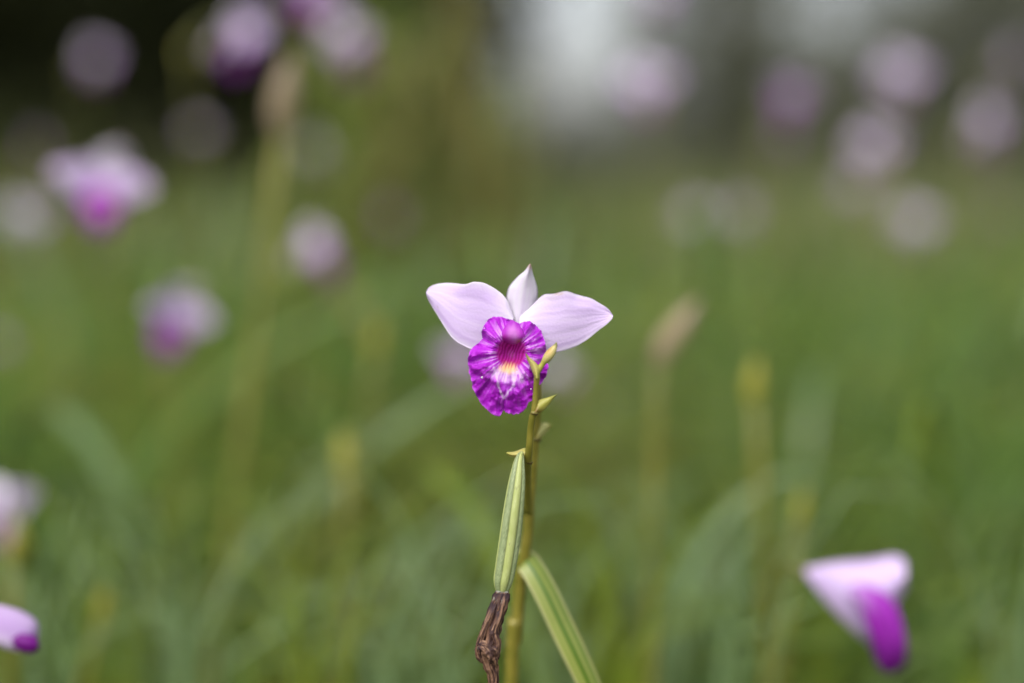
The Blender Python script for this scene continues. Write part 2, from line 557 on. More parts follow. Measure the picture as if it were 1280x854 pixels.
def lip_depth(zx, zy, rho, th, rz):
    st = math.sin(th)          # +1 = downwards in the picture
    y = 0.0062 * (1 - sstep(8, 96, rz))
    y += 0.0045 * sstep(0.5, 1.0, rho) - 0.0038
    y -= 0.0035 * max(0, st) * sstep(0.25, 0.8, rho)
    y += 0.003 * max(0, -st) * sstep(0.3, 1, rho)
    a = rho ** 2.2
    y += a * (0.0011 * math.sin(9 * th + 1.2) + 0.0008 * math.sin(17 * th + 0.4 + 2 * rho) + 0.0016 * nz(math.cos(th) * 5, st * 5, 3.3) + 0.0006 * nz(math.cos(th) * 13, st * 13, 6.3))
    y += 0.0013 * sstep(0.3, 0.6, rho) * nz(zx * 0.03, zy * 0.03, 5) + 0.00045 * sstep(0.35, 0.6, rho) * nz(zx * 0.09, zy * 0.09, 15) + 0.0003 * sstep(0.3, 0.6, rho) * nz(math.cos(th) * 18, st * 18, rho * 2)
    # a furrow down the middle of the front lobe
    y += 0.0028 * math.exp(-((zx - 440) / 16) ** 2) * sstep(620, 740, zy)
    # overlapping fold low on the left
    y += 0.0016 * math.tanh((seg_side(zx, zy) / 10)) * sstep(0.45, 0.8, rho) * (1 if zx < 430 and zy > 540 else 0)
    return y


def seg_side(zx, zy):
    ax, ay, bx, by = 292, 560, 430, 640
    return ((bx - ax) * (zy - ay) - (by - ay) * (zx - ax)) / math.hypot(bx - ax, by - ay)


def make_lip(nr=64, ns=280):
    v, pig = [], []
    R = [poly_radius(LIP_OUT, LC, 2 * math.pi * j / ns) for j in range(ns)]
    R = [(R[j - 1] + 4 * R[j] + R[(j + 1) % ns]) / 6 for j in range(ns)]
    R = [r * (1 + 0.022 * nz(j * 0.22, 0, 2) + 0.016 * nz(j * 0.55, 3, 2) + 0.010 * nz(j * 1.3, 7, 2)) for j, r in enumerate(R)]
    for s in (1, -1):
        for i in range(nr):
            rho = 0.004 + 0.996 * i / (nr - 1)
            for j in range(ns):
                th = 2 * math.pi * j / ns
                rz = R[j] * rho
                zx, zy = LC[0] + rz * math.cos(th), LC[1] + rz * math.sin(th)
                v.append(loc_of(zx, zy, lip_depth(zx, zy, rho, th, rz) + s * 0.00017 * (1 - 0.8 * rho)))
                pig.append(lip_color(zx, zy, rho, th))
    f = grid_faces(nr, ns, True)
    k = nr * ns
    f2 = [tuple(a + k for a in q[::-1]) for q in f]
    rim = [((nr - 1) * ns + j, (nr - 1) * ns + (j + 1) % ns, k + (nr - 1) * ns + (j + 1) % ns, k + (nr - 1) * ns + j) for j in range(ns)]
    cap = [tuple(range(ns))]
    return mesh_from('lip', v, f + f2 + rim + cap, M['lip'], pig=pig)


LIP = make_lip()


def make_column():
    """hooded column over the throat: narrow where it leaves the lip, blunt at the anther"""
    prof = [(334, 3, 0.0030), (344, 17, 0.0006), (360, 32, -0.0014), (380, 45, -0.0027), (400, 53, -0.0032), (418, 55, -0.0030), (432, 51, -0.0022), (441, 41, -0.0010), (447, 25, 0.0002), (449, 3, 0.0010)]
    n, m = 44, 32
    c = np.array(catmull(prof, n))
    v, pig = [], []
    for i in range(n):
        zy, hw, y0 = c[i]
        for j in range(m):
            th = 2 * math.pi * j / m
            k = 1 + 0.06 * nz(zy * 0.03, math.cos(th) * 2, math.sin(th) * 2)
            x = math.cos(th) * hw * k
            zx = 487 + x + 0.06 * (zy - 390)
            v.append(loc_of(zx, zy - 9 * (x / 54) ** 2 * sstep(395, 440, zy), y0 - 0.34 * KP / 3.714 * hw * k * math.sin(th)))
            side = abs(x) / 54
            q = nz(zx * 0.05, zy * 0.015, 3)
            p = mixc(lin(182, 84, 186), lin(200, 126, 204), 0.5 + 0.7 * q)
            p = mixc(p, lin(164, 30, 176), 0.9 * sstep(0.18, 0.75, side + 0.3 * q))
            p = mixc(p, lin(160, 26, 178), 0.85 * (1 - sstep(345, 385, zy + 14 * q)))
            p = mixc(p, lin(164, 30, 146), 0.8 * sstep(395, 430, zy + 14 * q) * sstep(6, -24, x))
            p = mixc(p, lin(176, 116, 84), 0.75 * sstep(418, 434, zy) * sstep(2, 26, x))
            pig.append(p)
    return mesh_from('column', v, grid_faces(n, m, True) + [tuple(range(m))[::-1], tuple((n - 1) * m + j for j in range(m))], M['column'], pig=pig)


COLUMN = make_column()


def tube_mesh(name, pts, mat, nseg=24, nring=10, prof=None):
    v, f, _ = tube(pts, nseg, nring, prof)
    return mesh_from(name, v, f, mat)


# ------------------------------------------------------------------ the setting
def ground():
    n = 60
    v = []
    for i in range(n):
        for j in range(n):
            x = -150 + 300 * j / (n - 1); y = -60 + 360 * i / (n - 1)
            v.append((x, y, 0.05 * nz(x * 0.3, y * 0.3, 1) - 0.03))
    tag(obj('ground', mesh_from('ground', v, grid_faces(n, n), M['ground'])), kind='structure', label='dark soil of the meadow under the grass')


ground()


def blades(n, ylo, yhi, hlo, hhi, wlo, whi, margin=1.2, spread=0.42, seg=7, droop=(0.2, 1.3), power=1.0, keep=None, lean=(0.15, 0.75), cap=0.60):
    """n curved grass blades as numpy arrays of verts and quads"""
    y = ylo + (yhi - ylo) * rng.random(n) ** power
    x = (rng.random(n) * 2 - 1) * (spread * y + margin)
    if keep is not None:
        k = keep(x, y); x, y = x[k], y[k]; n = len(x)
    h = hlo + (hhi - hlo) * rng.random(n) ** 1.2
    patch = np.array([noise.noise(Vector((a * 0.7, b * 0.7, 0.3))) for a, b in zip(x, y)])
    h = h * (1 + 0.22 * patch)
    h = np.minimum(h, np.where(y < 1.5, cap + 0.05 * (y - 0.8), 2.0))
    w = wlo + (whi - wlo) * rng.random(n)
    ph = rng.random(n) * 2 * np.pi
    ln = h * (lean[0] + (lean[1] - lean[0]) * rng.random(n))
    dr = droop[0] + (droop[1] - droop[0]) * rng.random(n) ** 1.6
    ph = np.where(y + np.sin(ph) * ln * (1 + dr) < 0.77, np.abs(np.mod(ph + np.pi, 2 * np.pi) - np.pi), ph)   # none leans over the sharp orchid
    t = np.linspace(0, 1, seg)
    hx = ln[:, None] * (t[None] ** 1.8) * (1 + dr[:, None])
    hz = h[:, None] * (t[None] * (1 + 0.5 * dr[:, None]) - 0.5 * dr[:, None] * 1.6 * t[None] ** 3)
    cx = x[:, None] + np.cos(ph)[:, None] * hx
    cy = y[:, None] + np.sin(ph)[:, None] * hx
    wid = w[:, None] * np.minimum(1, 0.55 + 1.5 * t[None]) * (1 - t[None] ** 3) + 0.0004
    sx = -np.sin(ph)[:, None] * wid * 0.5
    sy = np.cos(ph)[:, None] * wid * 0.5
    V = np.empty((n, seg, 2, 3))
    V[:, :, 0, 0] = cx - sx; V[:, :, 0, 1] = cy - sy; V[:, :, 0, 2] = hz - 0.03
    V[:, :, 1, 0] = cx + sx; V[:, :, 1, 1] = cy + sy; V[:, :, 1, 2] = hz - 0.03
    base = (np.arange(n) * seg * 2)[:, None] + (np.arange(seg - 1) * 2)[None]
    Fq = np.stack([base, base + 1, base + 3, base + 2], -1).reshape(-1, 4)
    return V.reshape(-1, 3), Fq


def np_mesh(name, V, Fq, mat):
    me = bpy.data.meshes.new(name)
    me.vertices.add(len(V)); me.vertices.foreach_set('co', V.astype(np.float32).ravel())
    me.loops.add(Fq.size); me.loops.foreach_set('vertex_index', Fq.astype(np.int32).ravel())
    me.polygons.add(len(Fq))
    me.polygons.foreach_set('loop_start', np.arange(0, Fq.size, Fq.shape[1], dtype=np.int32))
    me.update(calc_edges=True)
    me.polygons.foreach_set('use_smooth', np.ones(len(Fq), dtype=bool))
    me.materials.append(mat)
    return me


def join_np(parts):
    vs, fs, o = [], [], 0
    for V, Fq in parts:
        vs.append(V); fs.append(Fq + o); o += len(V)
    return np.concatenate(vs), np.concatenate(fs)


V, Fq = join_np([
    blades(600, 0.86, 1.05, 0.84, 1.02, 0.003, 0.006, margin=0.3, lean=(0.2, 0.7), droop=(0.6, 1.5), seg=14, cap=0.97),
    blades(1500, 1.0, 1.6, 0.80, 1.06, 0.003, 0.008, margin=0.4, lean=(0.2, 0.8), droop=(0.5, 1.5), seg=14, cap=0.99),
    blades(2000, 1.4, 2.6, 0.70, 1.02, 0.004, 0.011, margin=0.5, lean=(0.2, 0.8), droop=(0.4, 1.4), seg=12, cap=0.95),
    blades(7500, 0.95, 3.2, 0.42, 0.80, 0.006, 0.014, keep=lambda x, y: np.array([noise.noise(Vector((a * 2.1, b * 2.1, 4.2))) > 0.06 for a, b in zip(x, y)])),
    blades(14000, 2.4, 7.0, 0.50, 0.90, 0.006, 0.013, keep=lambda x, y: np.array([noise.noise(Vector((a * 1.6, b * 0.9, 9.1))) > -0.15 for a, b in zip(x, y)])),
    blades(16000, 6.0, 14.0, 0.55, 0.95, 0.010, 0.020),
])
tag(obj('meadow_grass', np_mesh('meadow_grass', V, Fq, M['grass'])), 'dense green meadow grass filling the blurred background', 'grass', kind='stuff')


V, Fq = join_np([blades(1500, 3.2, 8.0, 0.95, 1.35, 0.005, 0.010, lean=(0.05, 0.35), droop=(0.0, 0.6)), blades(4500, 5.0, 13.0, 0.75, 1.02, 0.008, 0.016), blades(13000, 12.0, 24.0, 0.6, 1.0, 0.016, 0.034, margin=3)])
tag(obj('dry_grass', np_mesh('dry_grass', V, Fq, M['dry_grass'])), 'paler dry grass at the far edge of the meadow', 'grass', kind='stuff')


# ------------------------------------------------------------------ trees
def leaf_cloud(n, centres, size, sq=1.0):
    """n small bent leaves in clumps around the centres (x,y,z,r)"""
    c = np.array(centres)
    wts = c[:, 3] ** 2; wts /= wts.sum()
    k = rng.choice(len(c), n, p=wts)
    d = rng.normal(size=(n, 3)); d /= np.linalg.norm(d, axis=1)[:, None]
    r = c[k, 3] * (0.35 + 0.75 * rng.random(n) ** 0.6)
    p = c[k, :3] + d * r[:, None] * np.array([1, 1, sq])
    a = rng.normal(size=(n, 3)); a[:, 2] -= 0.4; a /= np.linalg.norm(a, axis=1)[:, None]
    b = np.cross(a, rng.normal(size=(n, 3))); b /= np.linalg.norm(b, axis=1)[:, None]
    s = size * (0.6 + 0.8 * rng.random(n))[:, None]
    nrm = np.cross(a, b)
    V = np.stack([p, p + a * s * 0.5 + b * s * 0.28 + nrm * s * 0.08, p + a * s, p + a * s * 0.5 - b * s * 0.28 + nrm * s * 0.08], 1)
    return V.reshape(-1, 3), np.arange(4 * n).reshape(-1, 4)


def make_tree(kind, h, crown_r, low, n, leafmat, leaf):
    rnd = random.Random(kind * 31 + 5)
    pts = [(0, 0, -0.1, h * 0.032), (0.02 * h, 0, h * 0.18, h * 0.024), (-0.015 * h, 0.02 * h, h * 0.42, h * 0.018), (0.02 * h, 0.01 * h, h * 0.7, h * 0.010), (0, 0, h * 0.95, h * 0.003)]
    vs, fs = [], []
    def add(p, ns=16, nr=9):
        v, f, _ = tube(p, ns, nr, lambda u, th: 1 + 0.12 * nz(math.cos(th) * 2, math.sin(th) * 2, u * 6))
        o = len(vs); vs.extend(v); fs.extend(tuple(i + o for i in q) for q in f)
    add(pts, 24, 12)
    cen = []
    for i in range(22):
        z = h * (low + (0.98 - low) * (i + rnd.random()) / 22)
        a = i * 2.4 + rnd.random()
        prof = math.sin(math.pi * min(1, max(0.08, (z / h - low * 0.6) / (1.08 - low * 0.6)))) ** 0.7
        L = crown_r * prof * (0.6 + 0.5 * rnd.random())
        tip = (math.cos(a) * L, math.sin(a) * L, min(h, z + L * 0.25))
        add([(0, 0, z - L * 0.25, h * 0.007), (tip[0] * 0.5, tip[1] * 0.5, z, h * 0.005), (*tip, h * 0.0015)], 8, 6)
        cen.append((*tip, crown_r * (0.22 + 0.16 * rnd.random())))
        cen.append((tip[0] * 0.55, tip[1] * 0.55, tip[2] - 0.05 * h, crown_r * (0.24 + 0.14 * rnd.random())))
    tr = mesh_from('trunk', vs, fs, M['bark'])
    V, Fq = leaf_cloud(n, cen, leaf)
    cr = np_mesh('crown', V, Fq, leafmat)
    return tr, cr


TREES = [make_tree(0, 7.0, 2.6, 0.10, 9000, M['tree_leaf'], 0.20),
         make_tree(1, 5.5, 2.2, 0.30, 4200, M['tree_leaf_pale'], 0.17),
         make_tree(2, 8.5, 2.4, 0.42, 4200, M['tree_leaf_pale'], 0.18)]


def tree(px, d, kind, sc, rz, label, group):
    x = (px - 640) / FPX * d
    t = thing(['evergreen_tree', 'broadleaf_tree', 'tall_tree'][kind], label, 'tree', (x, d, -0.02), group)
    t.rotation_euler = (0, 0, rz); t.scale = (sc, sc, sc)
    obj('trunk', TREES[kind][0], t)
    obj('crown', TREES[kind][1], t)


DARK = 'dense dark evergreen tree in the shady wood behind the meadow'
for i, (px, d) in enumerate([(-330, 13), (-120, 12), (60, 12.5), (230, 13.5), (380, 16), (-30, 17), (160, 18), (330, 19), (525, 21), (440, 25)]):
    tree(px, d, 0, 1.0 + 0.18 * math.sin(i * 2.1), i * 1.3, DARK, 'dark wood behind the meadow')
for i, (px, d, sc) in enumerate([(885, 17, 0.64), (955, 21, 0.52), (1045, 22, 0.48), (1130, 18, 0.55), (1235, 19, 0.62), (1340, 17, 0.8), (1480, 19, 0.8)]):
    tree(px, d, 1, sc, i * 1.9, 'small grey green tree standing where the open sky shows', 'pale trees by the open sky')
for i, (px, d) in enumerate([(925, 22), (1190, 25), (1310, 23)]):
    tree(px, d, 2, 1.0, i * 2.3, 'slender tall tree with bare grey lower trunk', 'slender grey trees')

cw = []
for i in range(150):
    px = -700 + 2900 * (i + random.random()) / 150
    d = 27 + 9 * random.random()
    left = sstep(640, 420, px) if px < 640 else 0
    hh = 1.0 + 0.7 * random.random() + 1.6 * (1 - sstep(430, 620, px))
    cw.append(((px - 640) / FPX * d, d, hh * 0.55, hh * 0.75))
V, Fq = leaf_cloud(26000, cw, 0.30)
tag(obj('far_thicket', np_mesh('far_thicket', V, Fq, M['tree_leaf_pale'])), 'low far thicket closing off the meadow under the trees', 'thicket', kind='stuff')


# ------------------------------------------------------------------ leaf and bud kinds for shoots
def strap(L, W, rise, droop, mat='leaf'):
    pts = [(0, 0, 0), (L * 0.16, 0, L * rise * 0.42), (L * 0.42, 0, L * rise * 0.80), (L * 0.72, 0, L * (rise * 0.86 - droop * 0.35)), (L * 0.95, 0, L * (rise * 0.7 - droop))]
    w = lambda u: W * min(1, 0.45 + 3 * u) * max(0.02, 1 - u ** 2.6)
    v, f, uv = strip(pts, w, Vector((-0.5, 0, 1)), n=16, m=5, fold=0.3)
    return mesh_from('strap_leaf', v, f, M[mat], uv=uv)


KINDS = [(0.26, 0.013, 1.0, 0.15), (0.32, 0.015, 0.8, 0.5), (0.22, 0.012, 1.3, 0.0), (0.36, 0.016, 0.9, 0.75)]
STRAPS = [strap(*k) for k in KINDS]
STRAPS_BLUE = [strap(*k, 'leaf_blue') for k in KINDS]
STRAPS_OLIVE = [strap(*k, 'leaf_olive') for k in KINDS]
STRAPS_YELLOW = [strap(*k, 'leaf_yellow') for k in KINDS]


def bud_mesh(L, R, mat):
    return tube_mesh('bud', [(0, 0, 0, R * 0.45), (0, 0, L * 0.25, R * 0.95), (0.05 * L, 0, L * 0.55, R), (0.10 * L, 0, L * 0.85, R * 0.5), (0.12 * L, 0, L, R * 0.06)], mat, 16, 10,
                     lambda u, th: 1 + 0.10 * math.cos(3 * th + 2 * u))


BUDS = {'bud': bud_mesh(0.024, 0.0040, M['bud']), 'bud_tan': bud_mesh(0.044, 0.0066, M['bud_tan'])}


def stem_and_leaves(t, top, base, r=0.002, nleaf=7, lo=0.2, hi=0.75, seed=0, bow=0.03, yaw=None, kit=None):
    """t sits at base; stem from base to top (world), two-ranked strap leaves up it"""
    rnd = random.Random(seed)
    B, T = Vector(base), Vector(top)
    a = rnd.random() * 6.28
    off = Vector((math.cos(a), math.sin(a), 0)) * bow
    mid = (B + T) * 0.5 + off
    pts = [Vector((0, 0, -0.03)), (B * 0.6 + mid * 0.4) - B, mid - B, (T * 0.5 + mid * 0.5) + off * 0.2 - B, T - B]
    obj('stem', tube_mesh('stem', [(*p, r * k) for p, k in zip(pts, (1.5, 1.35, 1.2, 1.0, 0.8))], M['stem_green'], 24, 8), t)
    c = catmull([tuple(p) for p in pts], 60)
    yw = rnd.random() * 3.14 if yaw is None else yaw
    kit = kit or rnd.choice([STRAPS, STRAPS, STRAPS_YELLOW])
    for i in range(nleaf):
        u = lo + (hi - lo) * (i + 0.3 * rnd.random()) / max(1, nleaf)
        p = c[int(u * 59)]
        s = 0.75 + 0.5 * rnd.random()
        obj('leaf', kit[rnd.randrange(4)], t, p, (0, 0, yw + math.pi * (i % 2) + rnd.uniform(-0.5, 0.5)), (s, s, s))
    return c


def ground_below(p, dx=0.0, dy=0.04):
    return Vector((p[0] + dx, p[1] + dy, 0.0))


# ------------------------------------------------------------------ blurred orchids
PEDICEL = tube_mesh('pedicel', [(0, 0.008, 0.004, 0.0030), (0, 0.016, 0.004, 0.0026), (0, 0.026, -0.002, 0.0024), (0, 0.033, -0.016, 0.0022), (0, 0.034, -0.030, 0.0020)], M['stem_green'], 16, 10)


def lip_trumpet():
    """a lip seen from the side: rolled tube opening into a frilled apron, pale outside, magenta at the mouth"""
    n, m = 30, 36
    v, pig = [], []
    for s in (1, -1):
        for i in range(n):
            u = i / (n - 1)
            for j in range(m):
                th = 2 * math.pi * j / m
                r = 0.0045 + 0.006 * u + 0.007 * u ** 4
                r *= 1 + 0.10 * u ** 3 * math.sin(7 * th) + s * 0.01
                down = max(0, -math.sin(th))
                y = 0.010 - 0.032 * u - 0.010 * u * u * down
                z = -0.004 - 0.012 * u * u + math.sin(th) * r
                v.append((math.cos(th) * r, y, z - 0.006 * u ** 3 * down))
                pig.append(mixc(mixc(lin(225, 190, 236), lin(170, 40, 190), sstep(0.25, 0.62, u)), lin(130, 8, 150), sstep(0.6, 0.95, u)))
    f = grid_faces(n, m, True); k = n * m
    f2 = [tuple(a + k for a in q[::-1]) for q in f]
    rim = [((n - 1) * m + j, (n - 1) * m + (j + 1) % m, k + (n - 1) * m + (j + 1) % m, k + (n - 1) * m + j) for j in range(m)]
    return mesh_from('lip_side', v, f + f2 + rim + [tuple(range(m))], M['lip'], pig=pig)


TRUMPET = lip_trumpet()


def bloom(t, loc, rot, sc=1.0, openness=0.0, trumpet=False, pedicel=None, lip_sc=0.84, sag=0.2):
    """a flower part with petals, sepals, lip and column as sub-parts; openness > 0 swings the petals forward"""
    f = obj('flower', pedicel or PEDICEL, t, loc, rot, (sc, sc, sc))
    o = openness
    dx = 0.0 if lip_sc == 1 else 0.008 * math.sin(sag) + 0.0065 * math.sin(o) + 0.0025    # keep the petal bases together
    obj('petal', PETAL_L, f, (dx, 0, 0), (0, -sag, o))
    obj('petal', PETAL_R, f, (-dx, 0.0006 * (dx > 0), 0), (0, sag, -o))
    obj('sepal', SEPAL_T, f, rot=(o * 0.8, 0, 0), sc=(1, 1, 1) if lip_sc == 1 else (1.8, 1, 1.0))
    obj('sepal', SEPAL_SIDE, f)
    s = obj('sepal', SEPAL_SIDE, f, sc=(-1, 1, 1))
    if trumpet:
        obj('lip', TRUMPET, f)
    else:
        for nm, me in (('lip', LIP), ('column', COLUMN)):
            obj(nm, me, f, (0, 0, -0.022 * (1 - lip_sc)), sc=(lip_sc, 1, lip_sc))
    return f


def orchid(px, py, d, yaw, tilt, label, group=None, sc=1.0, o=0.0, trumpet=False, seed=0, nleaf=7, roll=0.0, bud=True):
    p = P(px, py, d)
    R = Matrix.Rotation(yaw, 3, 'Z') @ Matrix.Rotation(tilt, 3, 'X')
    top = p + R @ Vector((0, 0.034, -0.030)) * sc
    rnd = random.Random(seed + 500)
    b = ground_below(top, rnd.uniform(-0.06, 0.06), rnd.uniform(0.0, 0.08))
    t = thing('orchid_plant', label, 'orchid', b, group)
    stem_and_leaves(t, top, b, nleaf=nleaf, seed=seed, hi=0.55)
    bloom(t, p - b, R.to_euler(), sc, o, trumpet)
    if bud:
        obj('bud', BUDS['bud'], t, top - b + Vector((0, 0, -0.002)), (0.1, 0.15, rnd.random() * 6))
    return t


R_ = math.radians
ORCH = [
    # px, py, d, yaw, tilt, openness, trumpet, scale, label
    (128, 238, 1.04, R_(8), R_(6), 0.40, False, 1.22, 'wide open lilac orchid with magenta lip before the dark wood', None),
    (216, 398, 1.12, R_(30), R_(8), 0.90, False, 1.25, 'nodding lilac orchid with purple lip turned aside, below the wide open one', None),
    (390, 312, 1.55, R_(118), R_(12), 0.5, True, 1.1, 'rounded pale lilac orchid showing only its petals, next to the tan tipped shoot', None),
    (300, 50, 1.75, R_(125), R_(20), 0.5, False, 1.6, 'mauve orchid seen from behind against the darkest wood', None),
    (392, -4, 1.5, R_(30), R_(20), 0.3, False, 1.2, 'deep purple orchid reaching up out of the picture above the tan tipped shoot', None),
    (430, 52, 2.1, R_(160), R_(5), 0.4, True, 1.35, 'dusky lilac orchid just beneath the deep purple one', None),
    (32, 278, 2.1, R_(-150), R_(5), 0.3, False, 1.3, 'pale greyish lilac orchid beside the wide open one before the wood', None),
    (2, 640, 0.95, R_(-140), R_(10), 0.4, False, 0.9, 'lilac orchid cut by the picture edge above a yellow stem', None),
    (572, 452, 1.35, R_(-20), R_(10), 0.2, False, 0.8, 'faint pink orchid half hidden behind the sharp flower', None),
    (702, 468, 1.5, R_(150), R_(0), 0.2, False, 0.8, 'faint grey white orchid half hidden behind the sharp flower and its buds', None),
    (808, 108, 2.3, R_(-170), R_(8), 0.1, False, 1.6, 'pale pink orchid beside the bright sky gap in front of a grey tree', None),
    (990, 122, 2.4, R_(30), R_(20), 0.3, False, 1.45, 'pinkish purple orchid in front of the grey trees with a duller one below', None),
    (982, 168, 3.0, R_(60), R_(8), 0.3, False, 1.0, 'dull brownish pink orchid under the pinkish purple one', None),
]
for i, (px, py, d, yaw, tilt, o, tp, sc, lab, g) in enumerate(ORCH):
    orchid(px, py, d, yaw, tilt, lab, g, sc, o, tp, seed=i * 17 + 3)
WOOD = 'small greyish bloom, a round blur against the dark wood'
for i, (px, py, d, sc) in enumerate([(122, 76, 3.1, 1.35), (250, 165, 3.0, 0.8), (392, 190, 2.7, 1.2), (45, 182, 3.2, 1.0)]):
    orchid(px, py, d, R_(150 + 50 * i), R_(5), WOOD, 'round blurred blooms before the dark wood', sc, 0.3, False, seed=200 + i)
GREY = 'lilac grey bloom, a round blur before the grey trees and sky'
for i, (px, py, d, sc) in enumerate([(1127, 97, 2.9, 1.55), (1236, 160, 2.4, 1.5), (1095, 184, 2.9, 1.45), (1268, 78, 2.6, 1.2), (822, -8, 2.7, 1.2), (1070, 235, 3.2, 1.0)]):
    orchid(px, py, d, R_([160, 100, 170, 80, 140, 200][i]), R_(5), GREY, 'round blurred blooms before the grey trees', sc * 1.12, 0.3, False, seed=300 + i)
FIELD = 'pale dull bloom fading into the far meadow grass'
for i, (px, py, d, sc) in enumerate([(1145, 280, 2.9, 1.4), (872, 272, 3.1, 1.2), (925, 268, 3.0, 1.2), (1246, 262, 3.2, 1.2), (486, 270, 2.8, 1.1), (0, 432, 1.9, 0.7)]):
    orchid(px, py, d, R_(150 + 35 * i), R_(5), FIELD, 'pale blooms in the far meadow', sc, 0.2, False, seed=400 + i)


# side-on orchid low on the right, traced
def pix_patch(name, ea, eb, d, yfn, cfn, origin, n=30, m=14, mat='petal'):
    tr = lambda a, b, y: P(a, b, d + y) - origin
    return petal_patch(name, ea, eb, yfn, cfn, n, m, 0.0004, tr, mat)


def pale(seed):
    return lambda u, w, x, y: mixc(LIL, LIL_D, 0.45 + 0.5 * nz(w * 10, u * 2, seed) + 0.3 * w)


p0 = P(1000, 712, 0.70)
b0 = Vector((p0.x - 0.03, p0.y + 0.06, 0))
t = thing('orchid_plant', 'lilac and purple orchid seen side on, bowed over the arching leaves', 'orchid', b0)
c = [P(1006, 713, 0.690), P(986, 706, 0.695), P(966, 722, 0.71), P(960, 780, 0.72), P(955, 850, 0.73)]
obj('stem', tube_mesh('stem', [(*(q - b0), 0.0021) for q in c] + [(0.0, 0, 0.3, 0.0026), (0, 0, -0.03, 0.003)], M['stem_green'], 40, 8), t)
f = obj('flower', tube_mesh('pedicel', [(*(P(994, 712, 0.698) - b0), 0.0022), (*(P(1012, 716, 0.69) - b0), 0.0030), (*(P(1024, 722, 0.685) - b0), 0.0030)], M['bract'], 10, 10), t)
me = f.data
a = me.color_attributes.new('pigment', 'FLOAT_COLOR', 'POINT')
a.data.foreach_set('color', np.tile([0.42, 0.36, 0.20, 1.0], len(me.vertices)).astype(np.float32))
for nm, ea, eb, dd, yf in [
        ('petal', [(1008, 710), (1045, 702), (1090, 698), (1122, 695), (1133, 705)], [(1007, 720), (1032, 752), (1060, 782), (1092, 800), (1133, 735)], 0.668, lambda u, w: 0.006 - 0.012 * math.sin(3.1 * w) * u),
        ('petal', [(1008, 710), (1045, 703), (1090, 700), (1118, 698), (1130, 708)], [(1008, 718), (1034, 748), (1062, 776), (1094, 790), (1130, 735)], 0.692, lambda u, w: -0.004 + 0.010 * math.sin(3.1 * w) * u),
        ('sepal', [(1008, 711), (1040, 705), (1080, 701), (1118, 697), (1131, 697)], [(1008, 717), (1040, 720), (1080, 718), (1112, 714), (1131, 702)], 0.678, lambda u, w: 0.002 * math.sin(3 * w)),
        ('sepal', [(1006, 714), (1035, 735), (1060, 765), (1080, 795), (1092, 812)], [(1010, 712), (1050, 730), (1082, 760), (1098, 790), (1095, 812)], 0.684, lambda u, w: 0.003 * math.sin(3 * w))]:
    obj(nm, pix_patch(nm, ea, eb, dd, yf, pale(len(nm) + dd * 50), b0), f)
lv, lf, lp = tube([(*(P(1066, 738, 0.668) - b0), 0.0030), (*(P(1082, 746, 0.662) - b0), 0.0058), (*(P(1100, 764, 0.657) - b0), 0.0082), (*(P(1109, 790, 0.655) - b0), 0.0078), (*(P(1112, 815, 0.655) - b0), 0.0070), (*(P(1112, 832, 0.656) - b0), 0.0056), (*(P(1112, 836, 0.657) - b0), 0.001)], 48, 36,
                  lambda u, th: 1 + 0.16 * u * math.sin(6 * th + 4 * u) + 0.2 * u * nz(math.cos(th) * 2, math.sin(th) * 2, u * 4))
lc = [mixc(mixc(lin(196, 150, 214), lin(146, 34, 164), sstep(0.02, 0.34, u + 0.06 * math.sin(3 * th))), lin(88, 6, 102), sstep(0.4, 0.8, u)) for u, th in lp]
obj('lip', mesh_from('lip_low', lv, lf, M['lip'], pig=lc), f)
for k, (lu, yw, s) in enumerate([(0.35, 0.4, 1.0), (0.5, 3.5, 0.9), (0.62, 0.2, 0.8), (0.25, 3.2, 1.1)]):
    obj('leaf', STRAPS[k], t, (0, 0, 0.65 * lu + 0.1), (0, 0, yw), (s, s, s))

# closed flower poking in at the lower left edge
E = lambda x, y, d=0.575: P(x, y, d)
b1 = Vector((E(-60, 760).x - 0.02, E(-60, 760).y + 0.03, 0))
t = thing('orchid_plant', 'closed pale orchid bud with purple tip poking in low at the edge', 'orchid', b1)
q = [E(-70, 762), E(-90, 790), E(-100, 860)]
obj('stem', tube_mesh('stem', [(*(q[0] - b1), 0.002), (*(q[1] - b1), 0.0022), (*(q[2] - b1), 0.0024), (0, 0, 0.3, 0.0026), (0, 0, -0.03, 0.003)], M['stem_green'], 30, 8), t)
ev, ef, ep = tube([(*(E(-72, 760) - b1), 0.002), (*(E(-50, 765) - b1), 0.0045), (*(E(-20, 775) - b1), 0.0068), (*(E(10, 785) - b1), 0.0078), (*(E(32, 794) - b1), 0.0070), (*(E(42, 798) - b1), 0.0045), (*(E(45, 799) - b1), 0.001)], 40, 24,
                  lambda u, th: 1 + 0.07 * math.cos(3 * th) + 0.03 * math.sin(8 * th))
ec = [mixc(mixc(LIL_D, LIL, 0.5 + 0.5 * math.cos(3 * th)), lin(160, 120, 180), 0.5 * sstep(0.3, 0.6, math.sin(th + 1))) for u, th in ep]
fb = obj('flower', mesh_from('closed_flower', ev, ef, M['petal'], pig=ec), t)
lv, lf, lp = tube([(*(E(12, 796, 0.571) - b1), 0.0018), (*(E(26, 801, 0.570) - b1), 0.0034), (*(E(42, 806, 0.571) - b1), 0.0034), (*(E(47, 806, 0.572) - b1), 0.0008)], 16, 20, lambda u, th: 1 + 0.1 * math.sin(6 * th))
obj('lip', mesh_from('closed_lip', lv, lf, M['lip'], pig=[lin(112, 10, 126)] * len(lv)), fb)
for k, (z, yw, s) in enumerate([(0.3, 2.9, 1.0), (0.42, 0.3, 0.8), (0.2, 3.4, 1.1)]):
    obj('leaf', STRAPS[k], t, (0, 0, z), (0, 0, yw), (s, s, s))


